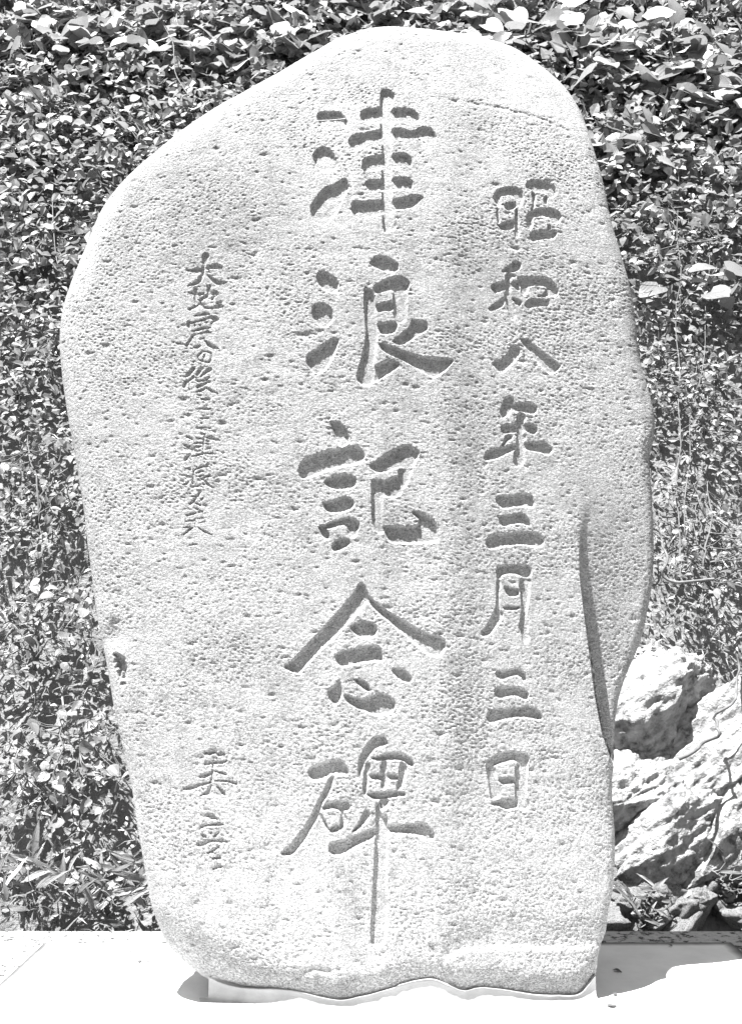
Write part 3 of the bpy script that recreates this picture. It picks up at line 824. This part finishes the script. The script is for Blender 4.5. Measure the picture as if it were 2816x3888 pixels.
# ------------------------------------------------------------------ mortar bed round the foot of the stone
FOOT = [(757,3790),(762,3808),(785,3828),(830,3850),(905,3862),(1061,3868),(1275,3872),(1500,3874),(1757,3870),(2030,3866),(2191,3858),(2262,3846),(2285,3828)]
def mortar():
    lp = catmull(LIP, 6)
    fx = np.array([on_z(p[0], p[1], 0) for p in catmull(FOOT, 6)])
    na = 260
    lx = np.array([px_to_face(p[0], p[1], gg) for p, gg in zip(lp, shape(lp[:, 0], lp[:, 1], 0.08))])
    s = np.linspace(0, 1, na)
    def res(A):
        d = np.concatenate([[0], np.cumsum(np.linalg.norm(np.diff(A, axis=0), axis=1))])
        return np.stack([np.interp(s * d[-1], d, A[:, i]) for i in range(A.shape[1])], 1)
    # lip tucked against the stone, foot on the slab
    gl = []
    for u, v in lx:
        i = int(np.clip(np.searchsorted(-V, -v), 0, NR - 1))
        j = int(np.clip(np.searchsorted(U[i], u), 0, NC - 1))
        gl.append(G[i, j])
    gl = np.convolve(np.pad(np.array(gl), 12, mode='edge'), np.ones(25) / 25, 'valid')
    lip3 = FOv + lx[:, :1] * np.array([[1.0, 0, 0]]) + lx[:, 1:] * FUv - (gl - 0.004)[:, None] * FNv
    A, B = res(lip3), res(fx)
    prof = [(-0.30, 1.06, 0.0), (0.0, 1.0, 0.004), (0.05, 1.0, 0.006), (0.09, 0.92, 0.0), (0.085, 0.70, 0), (0.09, 0.45, 0), (0.105, 0.25, 0), (0.14, 0.17, 0), (0.22, 0.13, 0), (0.36, 0.10, 0), (0.48, 0.085, 0),
            (0.6, 0.07, 0), (0.8, 0.05, 0), (0.95, 0.03, 0), (1.0, -0.004, 0)]
    Vv, rows = [], len(prof)
    for (t, h, o) in prof:
        for i in range(na):
            a, b = A[i], B[i]
            p = a + (b - a) * t
            z = max(a[2], 0.012) * h + 0.0
            nz = 0.0014 * float(fbm(np.array([s[i] * 24.0]), np.array([t * 3.0]), 3, 7)[0])
            Vv.append((p[0], p[1] - o + nz, z + nz * min(1.0, 2.5 * max(h, 0))))
    ix = np.arange(na * rows).reshape(rows, na)
    qd = np.stack([ix[:-1, :-1], ix[1:, :-1], ix[1:, 1:], ix[:-1, 1:]], -1).reshape(-1, 4)
    return np_mesh('mortar_bed', Vv, qd)
child('mortar_bed', mortar(), M_MORTAR, plinth)
# low core under the stone that closes the joint between stone and slab
core = [(-0.32, 2.69), (0.46, 2.69), (0.50, 2.9), (0.2, 2.95), (-0.2, 2.94), (-0.33, 2.85)]
child('mortar_core', box_mesh('mortar_core', core, 0.0008, 0.030, 0.008), M_MORTAR, plinth)

# ------------------------------------------------------------------ outcrop rocks on the right
def rock_mesh(seed, sx, sy, sz, cuts=11, sub=6, rough=0.10):
    rnd = random.Random(seed)
    bm = bmesh.new()
    bmesh.ops.create_icosphere(bm, subdivisions=sub, radius=1.0)
    planes = []
    for _ in range(cuts):
        d = Vector((rnd.gauss(0, 1), rnd.gauss(0, 1), rnd.gauss(0, 1))).normalized()
        planes.append((d, rnd.uniform(0.55, 0.86)))
    off = Vector((seed * 3.7, seed * 1.3, seed * 2.1))
    for v in bm.verts:
        p = v.co.copy()
        for d, k in planes:
            e = p.dot(d) - k
            if e > 0: p -= d * e * 0.92
        q_ = p * 1.7 + off
        n1 = mnoise.fractal(q_, 1.0, 2.1, 5)
        strata = mnoise.noise(Vector((q_.x * 1.2, q_.y * 1.2, q_.z * 5.5)))
        rid = abs(mnoise.noise(p * 3.1 + off))
        p += v.co.normalized() * (rough * n1 + 0.06 * strata - 0.10 * max(0, 0.18 - rid))
        fine = mnoise.fractal(p * 9 + off, 0.9, 2.2, 4)
        p += v.co.normalized() * (0.035 * fine + 0.028 * mnoise.fractal(Vector((p.x * 10, p.y * 10, p.z * 26)) + off, 0.8, 2.0, 3))
        v.co = Vector((p.x * sx, p.y * sy, p.z * sz))
    for f in bm.faces: f.smooth = True
    me = bpy.data.meshes.new('rock')
    bm.to_mesh(me)
    bm.free()
    me.materials.append(M_ROCK)
    return me
ROCKS = [  # px, py, out, half sizes, tilt, label
 (2440, 2740, 0.02, (0.36, 0.20, 0.19), 34, 'broad pale rock jutting from the bank beside the broken edge of the monument'),
 (2720, 2880, 0.06, (0.38, 0.19, 0.18), 42, 'pale rounded rock under the hanging vine on the right of the bank'),
 (2370, 3040, 0.02, (0.24, 0.17, 0.16), 25, 'small cracked rock wedged behind the lower right side of the monument'),
 (2520, 3190, 0.0, (0.36, 0.16, 0.16), 32, 'low sloping pale rock just above the weeds behind the plinth'),
 (2760, 3170, 0.02, (0.34, 0.18, 0.17), 35, 'rough fissured rock below the rounded rock with the vine'),
 (2420, 2600, -0.10, (0.28, 0.14, 0.13), 20, 'weathered mossy rock at the top of the outcrop beside the monument'),
 (2990, 3020, 0.04, (0.36, 0.30, 0.22), 38, 'large rock at the outer end of the outcrop'),
]
for i, (px, py, off, sz, tilt, lab) in enumerate(ROCKS):
    p = on_bank(px, py, off)
    o = link(bpy.data.objects.new('rock', rock_mesh(i + 2, *[k * 1.22 for k in sz], sub=6 if i in (0, 1, 2, 3) else 5)))
    o.location = p
    o.rotation_euler = (math.radians(-18), math.radians(-tilt), math.radians(random.uniform(-10, 10)))
    tag(o, lab, 'rock', 'rocks of the outcrop')

PEB = [rock_mesh(60 + k, 1, 0.8, 0.62, 9, 4, 0.16) for k in range(5)]
rp = random.Random(5)
for i in range(46):
    p = on_bank(rp.uniform(2290, 3050), rp.uniform(3270, 3530), rp.uniform(-0.02, 0.03))
    o = link(bpy.data.objects.new('small_stone', rp.choice(PEB)))
    o.location = p
    k = rp.uniform(0.035, 0.105)
    o.scale = (k * rp.uniform(0.9, 1.5), k, k)
    o.rotation_euler = (rp.uniform(-.5, .5), math.radians(-30) + rp.uniform(-.5, .5), rp.uniform(0, 6.3))
    tag(o, 'small rough stone in the rubble at the foot of the outcrop', 'stone', 'rubble stones at the foot of the outcrop')

# ------------------------------------------------------------------ leaves
def leaf_mesh(name, kind, seed):
    """unit leaf: base at origin, tip at +Y, face up +Z"""
    rnd = random.Random(seed)
    n = 7
    V_, F_ = [], []
    curl, fold, twist = rnd.uniform(0.05, 0.4), rnd.uniform(0.06, 0.28), rnd.uniform(-0.2, 0.2)
    for i in range(n):
        t = i / (n - 1)
        if kind == 'heart':
            w = 0.56 * (math.sin(math.pi * min(1, t * 0.86 + 0.14)) ** 0.72) * (1 - 0.25 * t)
            if i == n - 1: w = 0.01
        elif kind == 'ovate':
            w = 0.34 * math.sin(math.pi * (t ** 0.8)) ** 0.85 + 0.006
        else:
            w = 0.09 * math.sin(math.pi * min(1, (t * 0.92 + 0.08)) ** 0.7) + 0.004
        z = -curl * t * t
        for s_ in (-1, -0.5, 0, 0.5, 1):
            back_ = 0.14 * abs(s_) * (1 - t) if kind == 'heart' else 0
            wv = 0.03 * math.sin(7 * t + 3 * s_ + seed) * abs(s_)
            V_.append((s_ * w + twist * 0.1 * t, t - back_, z + fold * w * abs(s_) * 1.6 + wv))
    for i in range(n - 1):
        for j in range(4):
            a = i * 5 + j
            F_.append((a, a + 1, a + 6, a + 5))
    return np_mesh(name, V_, F_)
LEAVES = {k: [leaf_mesh('leaf', k, i * 3 + 1) for i in range(5)] for k in ('heart', 'ovate', 'blade')}
LEAF_M = {'heart': M_LEAF_BIG, 'ovate': M_LEAF_SMALL, 'blade': M_LEAF_SMALL}
for k, ms in LEAVES.items():
    for me in ms: me.materials.append(LEAF_M[k])

def orient(normal, tipdir):
    z = normal.normalized()
    y = (tipdir - z * tipdir.dot(z))
    if y.length < 1e-4: y = Vector((1, 0, 0)) - z * z.x
    y.normalize()
    x = y.cross(z)
    return Matrix((x, y, z)).transposed().to_4x4()
def leafy_plant(name, label, cat, group, px, py, rx, ry, n, size, kind='heart', out=(0.06, 0.30), stems=4, seed=1):
    """a plant rooted on the bank: stems, petioles and separate leaves"""
    rnd = random.Random(seed)
    om = (out[0] + out[1]) / 2
    c = on_bank(px, py, om) - BANK_N * om
    scale = (on_bank(px + 100, py) - on_bank(px, py)).x / 100.0      # metres per photo pixel here
    Rx, Ry = rx * scale, ry * scale * 1.05
    up = Vector((0, math.cos(math.radians(60)), math.sin(math.radians(60))))
    root = c - up * Ry * 0.9
    t = empty(name, root, label, cat, group)
    accs = [Acc() for _ in range(stems)]
    knots = []
    for s_ in range(stems):
        a = -math.pi / 2 + rnd.uniform(-0.4, 0.4)
        tx = rnd.uniform(-1, 1) * Rx * 0.8
        ty = rnd.uniform(0.3, 1.0) * Ry * 1.9
        pts = []
        for k in range(9):
            q_ = k / 8
            o_ = 0.03 + rnd.uniform(0.6, 1.0) * out[1] * 0.6 * math.sin(math.pi * 0.8 * q_)
            pts.append(root + Vector((1, 0, 0)) * (tx * q_ ** 1.3 + 0.02 * rnd.uniform(-1, 1)) + up * ty * q_ + BANK_N * o_)
        rad = [0.0065 * (1 - 0.7 * k / 8) for k in range(9)]
        accs[s_].add(*tube(pts, rad, 6))
        knots += [(q_, s_) for q_ in pts[1:]]
    for i in range(n):
        while True:
            a, b = rnd.uniform(-1, 1), rnd.uniform(-1, 1)
            if a * a + b * b < 1: break
        if rnd.random() < 0.35: a, b = a * 1.25, b * 1.2
        p = c + Vector((1, 0, 0)) * a * Rx + up * b * Ry + BANK_N * rnd.uniform(*out)
        nrm = (BANK_N * rnd.uniform(0.2, 1.0) + Vector((0, 0, 1)) * rnd.uniform(0.0, 1.0) + Vector((rnd.gauss(0, .45), rnd.gauss(0, .45), rnd.gauss(0, .35))))
        tip = Vector((rnd.gauss(0, 1), -0.4, -0.7 + rnd.gauss(0, .7)))
        if kind == 'blade':
            nrm = Vector((rnd.gauss(0, .6), -0.8, rnd.uniform(0, 0.8)))
            tip = Vector((rnd.gauss(0, .7), -0.3, rnd.uniform(0.1, 1.2)))
        s_ = size * {'heart': 0.80, 'ovate': 0.85, 'blade': 0.58}[kind] * rnd.uniform(0.6, 1.3)
        o = bpy.data.objects.new('leaf', rnd.choice(LEAVES[kind]))
        COL.objects.link(o)
        o.parent = t
        M = Matrix.Translation(p - root) @ orient(nrm, tip) @ Matrix.Diagonal((s_ * rnd.uniform(.85, 1.15), s_, s_, 1))
        o.matrix_local = M
        kn, ks = min(knots, key=lambda q_: (q_[0] - p).length)
        mid = (kn + p) / 2 - Vector((0, 0, 0.01))
        accs[ks].add(*tube([kn, mid, p], [0.0028, 0.0022, 0.0016], 4))      # leaf stalk, part of its stem
    for acc in accs:
        me = acc.mesh('stem')
        me.transform(Matrix.Translation(-root))
        me.materials.append(M_STEM)
        st = bpy.data.objects.new('stem', me)
        COL.objects.link(st)
        st.parent = t
    return t
G_V = 'broad-leaved vines over the bank'
G_S = 'small-leaved shrubs on the bank'
G_W = 'strap-leaved weeds along the plinth'
PLANTS = [
 ('leafy_vine', 'broad-leaved vine covering the top of the bank furthest left of the monument', G_V, 150, 130, 270, 170, 70, 0.17, 'heart'),
 ('leafy_vine', 'broad-leaved vine between the monument left shoulder and the top of the bank', G_V, 560, 160, 260, 190, 75, 0.17, 'heart'),
 ('leafy_vine', 'pale broad-leaved vine just above the left slope of the monument top', G_V, 930, 170, 230, 200, 75, 0.18, 'heart'),
 ('leafy_vine', 'broad-leaved vine directly behind the crown of the monument', G_V, 1420, 40, 300, 120, 60, 0.18, 'heart'),
 ('leafy_vine', 'dense large-leaved vine behind the right shoulder of the monument', G_V, 1960, 110, 260, 200, 85, 0.20, 'heart'),
 ('leafy_vine', 'large-leaved vine with big pale leaves high at the right of the bank', G_V, 2420, 200, 260, 220, 90, 0.21, 'heart'),
 ('leafy_vine', 'large-leaved vine at the far right end of the bank top', G_V, 2760, 330, 180, 260, 60, 0.19, 'heart'),
 ('leafy_vine', 'broad-leaved vine hanging beside the upper right edge of the monument', G_V, 2400, 560, 190, 150, 50, 0.15, 'heart'),
 ('leafy_vine', 'sparse vine with a few big leaves beside the right edge above the creepers', G_V, 2560, 1110, 230, 110, 16, 0.15, 'heart'),
 ('leafy_shrub', 'glossy shrub with medium leaves above the left slope of the monument', G_S, 560, 470, 230, 160, 95, 0.095, 'ovate'),
 ('leafy_shrub', 'glossy shrub with medium leaves filling the left of the bank below the vines', G_S, 190, 480, 230, 200, 105, 0.095, 'ovate'),
 ('leafy_shrub', 'loose shrub beside the left shoulder of the monument', G_S, 170, 880, 200, 220, 90, 0.080, 'ovate'),
 ('leafy_shrub', 'shaded shrub next to the widest left bulge of the monument', G_S, 110, 1330, 150, 230, 75, 0.065, 'ovate'),
 ('leafy_shrub', 'ragged shrub with dark gaps beside the tapering left side of the monument', G_S, 170, 1820, 190, 220, 90, 0.055, 'ovate'),
 ('leafy_shrub', 'small-leaved shrub beside the upper right edge under the hanging vine', G_S, 2560, 830, 230, 150, 90, 0.062, 'ovate'),
 ('leafy_shrub', 'small-leaved shrub over the right of the bank beside the widest right bulge', G_S, 2640, 1480, 170, 220, 95, 0.052, 'ovate'),
 ('leafy_shrub', 'tangled small-leaved shrub just above the rock outcrop', G_S, 2650, 2030, 170, 260, 110, 0.045, 'ovate'),
 ('weed_clump', 'strap-leaved weed clump behind the left corner of the plinth', G_W, 120, 3360, 150, 110, 40, 0.20, 'blade'),
 ('weed_clump', 'arching strap-leaved clump between plinth edge and lower left side of the monument', G_W, 430, 3380, 150, 110, 48, 0.22, 'blade'),
 ('weed_clump', 'small tuft of strap leaves at the foot of the outcrop behind the plinth', G_W, 2460, 3440, 90, 70, 26, 0.13, 'blade'),
 ('weed_clump', 'grassy tuft on the right below the fissured rock', G_W, 2760, 3330, 110, 80, 26, 0.13, 'blade'),
 ('weed_clump', 'low leafy weed clump on the bank beside the chipped left edge of the monument', 'leafy weeds on the bank', 160, 2380, 180, 170, 90, 0.065, 'ovate'),
 ('weed_clump', 'low leafy weed clump on the bank just above the strap-leaved weeds', 'leafy weeds on the bank', 230, 2900, 220, 200, 110, 0.065, 'ovate'),
]
for i, (nm, lab, grp, px, py, rx, ry, n, size, kind) in enumerate(PLANTS):
    cat = {'leafy_vine': 'vine', 'leafy_shrub': 'shrub', 'weed_clump': 'weeds', 'fern_clump': 'fern'}[nm]
    out = (0.0, 0.20) if kind == 'heart' else ((0.0, 0.16) if kind == 'ovate' else (0.02, 0.12))
    leafy_plant(nm, lab, cat, grp, px, py, rx, ry, int(n * (1.5 if kind == 'heart' and n > 20 else 1.3)), size, kind, out, 5, i + 10)

# bare climbing stems
def vine_stem(label, pts, r, off, name='climbing_stem'):
    P = [on_bank(x, y, off) for x, y in catmull(pts, 6)]
    root = P[-1]
    V_, F_ = tube([p - root + Vector((random.gauss(0, .002) + 0.022 * math.sin(i * 0.31) + 0.008 * math.sin(i * 0.83), 0.02 * math.sin(i * 0.5), 0)) for i, p in enumerate(P)], np.linspace(r * 0.5, r, len(P)), 6)
    o = link(bpy.data.objects.new(name, np_mesh(name, [tuple(v) for v in V_], F_)))
    o.location = root
    o.data.materials.append(M_STEM)
    tag(o, label, 'stem', 'bare stems climbing the bank')
vine_stem('long thin stem climbing beside the right edge of the monument', [(2570,640),(2560,900),(2578,1150),(2585,1400),(2560,1650),(2570,1900),(2600,2200)], 0.0035, 0.13)
vine_stem('leaning stem among the small-leaved shrubs on the right', [(2690,900),(2665,1200),(2650,1500),(2625,1750),(2570,2050)], 0.0032, 0.12)
vine_stem('arched pair stem curving down behind the broken edge of the monument', [(2490,2010),(2505,2080),(2530,2160),(2570,2210),(2680,2200)], 0.007, 0.25)
vine_stem('pale looping vine hanging over the rounded rock', [(2790,2480),(2780,2620),(2745,2700),(2735,2750),(2700,2790),(2660,2830),(2600,2880)], 0.008, 0.34)
vine_stem('dry twig lying across the shrubs on the right', [(2310,980),(2450,960),(2600,925),(2730,905)], 0.0035, 0.26)
vine_stem('bare upright stem among the shrubs left of the monument', [(205,30),(190,250),(195,500),(205,760),(215,1050)], 0.0032, 0.12)
vine_stem('bare stem leaning over the vines at the upper left', [(560,20),(640,140),(670,250),(720,360)], 0.005, 0.24)

# ------------------------------------------------------------------ undergrowth that nobody could count
def leaf_scatter(name, n, area, size_f, tint_f, tmpl, nrm_mix, mat, label, seed, out_f):
    r = np.random.default_rng(seed)
    x = r.uniform(area[0], area[1], n)
    s = r.uniform(area[2], area[3], n)
    keep = size_f(x, s, r) > 0
    x, s = x[keep], s[keep]
    n = len(x)
    sz = size_f(x, s, r) * r.uniform(0.55, 1.35, n)
    c60, s60 = math.cos(math.radians(60)), math.sin(math.radians(60))
    clump = fbm(x * 2.6, s * 2.6, 3, seed)
    d = out_f(x, s, r) + 0.16 * clump
    P = np.stack([x, BANK_Y0 + s * c60 - d * s60, GZ + s * s60 + d * c60], 1)
    up, tipm = nrm_mix
    nr = np.array(BANK_N)[None] * r.uniform(0.1, 1, n)[:, None] + np.array([0, 0, 1.0])[None] * r.uniform(0, up, n)[:, None] + r.normal(0, 0.55, (n, 3))
    nr /= np.linalg.norm(nr, axis=1)[:, None]
    tp = r.normal(0, 0.7, (n, 3)) + np.array(tipm)[None]
    tp -= nr * (tp * nr).sum(1)[:, None]
    tp /= np.linalg.norm(tp, axis=1)[:, None] + 1e-9
    xs = np.cross(tp, nr)
    tv, tf = tmpl
    tv = np.array(tv)
    Vv = P[:, None] + sz[:, None, None] * (xs[:, None] * tv[None, :, :1] + tp[:, None] * tv[None, :, 1:2] + nr[:, None] * tv[None, :, 2:])
    Fv = (np.array(tf)[None] + (np.arange(n) * len(tv))[:, None, None]).reshape(-1, 3)
    me = np_mesh(name, Vv.reshape(-1, 3), Fv, False)
    tint = np.clip(r.random(n) * 0.85 + 0.18 * clump, 0, 1)
    at = me.attributes.new('tint', 'FLOAT', 'FACE')
    at.data.foreach_set('value', np.repeat(tint, len(tf)).astype(np.float32))
    me.materials.append(mat)
    o = link(bpy.data.objects.new(name, me))
    tag(o, label, 'undergrowth', kind='stuff')
    return o
T_LEAF = ([(0,0,0),(.30,.42,.10),(-.30,.42,.10),(0,.5,-.02),(0,1,-.12),(.2,.75,.03),(-.2,.75,.03)],
          [(0,1,3),(0,3,2),(1,5,3),(3,5,4),(3,4,6),(2,3,6)])
T_BLADE = ([(-.035,0,0),(.035,0,0),(-.03,.5,.06),(.03,.5,.06),(0,1,-.12)], [(0,1,3),(0,3,2),(2,3,4)])
def rockzone(x, s):
    return smooth01((x - 0.75) / 0.15) * smooth01((1.7 - s) / 0.3)
def size_leaf(x, s, r):
    base = np.interp(s, [0, 1.5, 2.5, 3.6, 5, 9], [0.028, 0.030, 0.042, 0.058, 0.085, 0.11])
    base = np.where((x > 0.6) & (s < 4.0), base * 0.85, base)
    lo = rockzone(x, s) > 0.5
    thin = np.where(s < 1.2, 0.9, 1.0)
    return np.where(lo & (r.random(len(x)) < 0.93), 0.0, base) * (r.random(len(x)) < thin)
leaf_scatter('undergrowth', 92000, (-4.6, 4.6, 0.05, 8.6), size_leaf, None, T_LEAF, (0.9, (0, -0.3, -0.4)), M_LEAF_STUFF,
             'dense mixed small leaves covering the whole bank', 3, lambda x, s, r: r.uniform(-0.04, 0.14, len(x)))
def size_blade(x, s, r):
    lo = rockzone(x, s) > 0.5
    return np.where(lo & (r.random(len(x)) < 0.9), 0.0, 0.075) * (r.random(len(x)) < np.interp(s, [0, 2.6, 3.6, 9], [1, 1, 0.25, 0.1]))
leaf_scatter('grass', 20000, (-4.6, 4.6, 0.0, 4.2), size_blade, None, T_BLADE, (0.7, (0, -0.5, 0.7)), M_GRASS,
             'fine grass and weeds growing through the lower bank', 5, lambda x, s, r: r.uniform(-0.03, 0.10, len(x)))

# ------------------------------------------------------------------ small things on the plinth
for i, (px, py, sz, lab) in enumerate([
 (217, 3655, 0.016, 'tiny dry leaf scrap alone on the left of the slab'),
 (490, 3621, 0.022, 'pale curled leaf scrap near the back edge of the slab left of the monument'),
 (535, 3650, 0.018, 'dark leaf scrap lying beside another one left of the monument'),
 (553, 3650, 0.018, 'rounder dark leaf scrap beside its darker twin left of the monument'),
 (535, 3805, 0.010, 'tiny crumb on the sunlit slab in front of the paired leaf scraps'),
 (2550, 3597, 0.016, 'leaf scrap near the back edge of the slab in the monument shadow'),
 (2325, 3686, 0.026, 'dark curled dry leaf in the monument shadow close to the stone'),
 (2330, 3783, 0.018, 'small dark leaf in the middle of the monument shadow'),
 (2303, 3825, 0.028, 'dark dry leaf touching the right end of the mortar bed'),
 (2655, 3720, 0.014, 'thin straw scrap on the sunlit right part of the slab'),
]):
    p = on_z(px, py, 0.0)
    me = leaf_mesh('fallen_leaf', 'ovate', i + 40)
    me.materials.append(M_DRY)
    o = link(bpy.data.objects.new('fallen_leaf', me))
    o.scale = (sz, sz, sz * 0.8)
    o.location = (p.x, p.y, 0.0035 if sz > 0.012 else 0.002)
    o.rotation_euler = (math.radians(8), 0, random.uniform(0, 6.3))
    tag(o, lab, 'dry leaf', 'dry leaf scraps on the slab')
gth = float(shape(1260, 455, 0.5))
a = px_to_face(1203, 458, gth); b = px_to_face(1312, 450, gth)
def fp(u, v, o): return FO + Vector((1, 0, 0)) * u + FU * v + FN * o
V_, F_ = tube([fp(a[0], a[1], -gth), fp((a[0] + b[0]) / 2, (a[1] + b[1]) / 2 - 0.0015, -gth), fp(b[0], b[1], -gth)], [0.0007] * 3, 5)
th = link(bpy.data.objects.new('spider_thread', np_mesh('spider_thread', [tuple(v) for v in V_], F_)))
th.data.materials.append(M_SILK)
tag(th, 'single white spider thread across the first dot of the top character', 'thread')
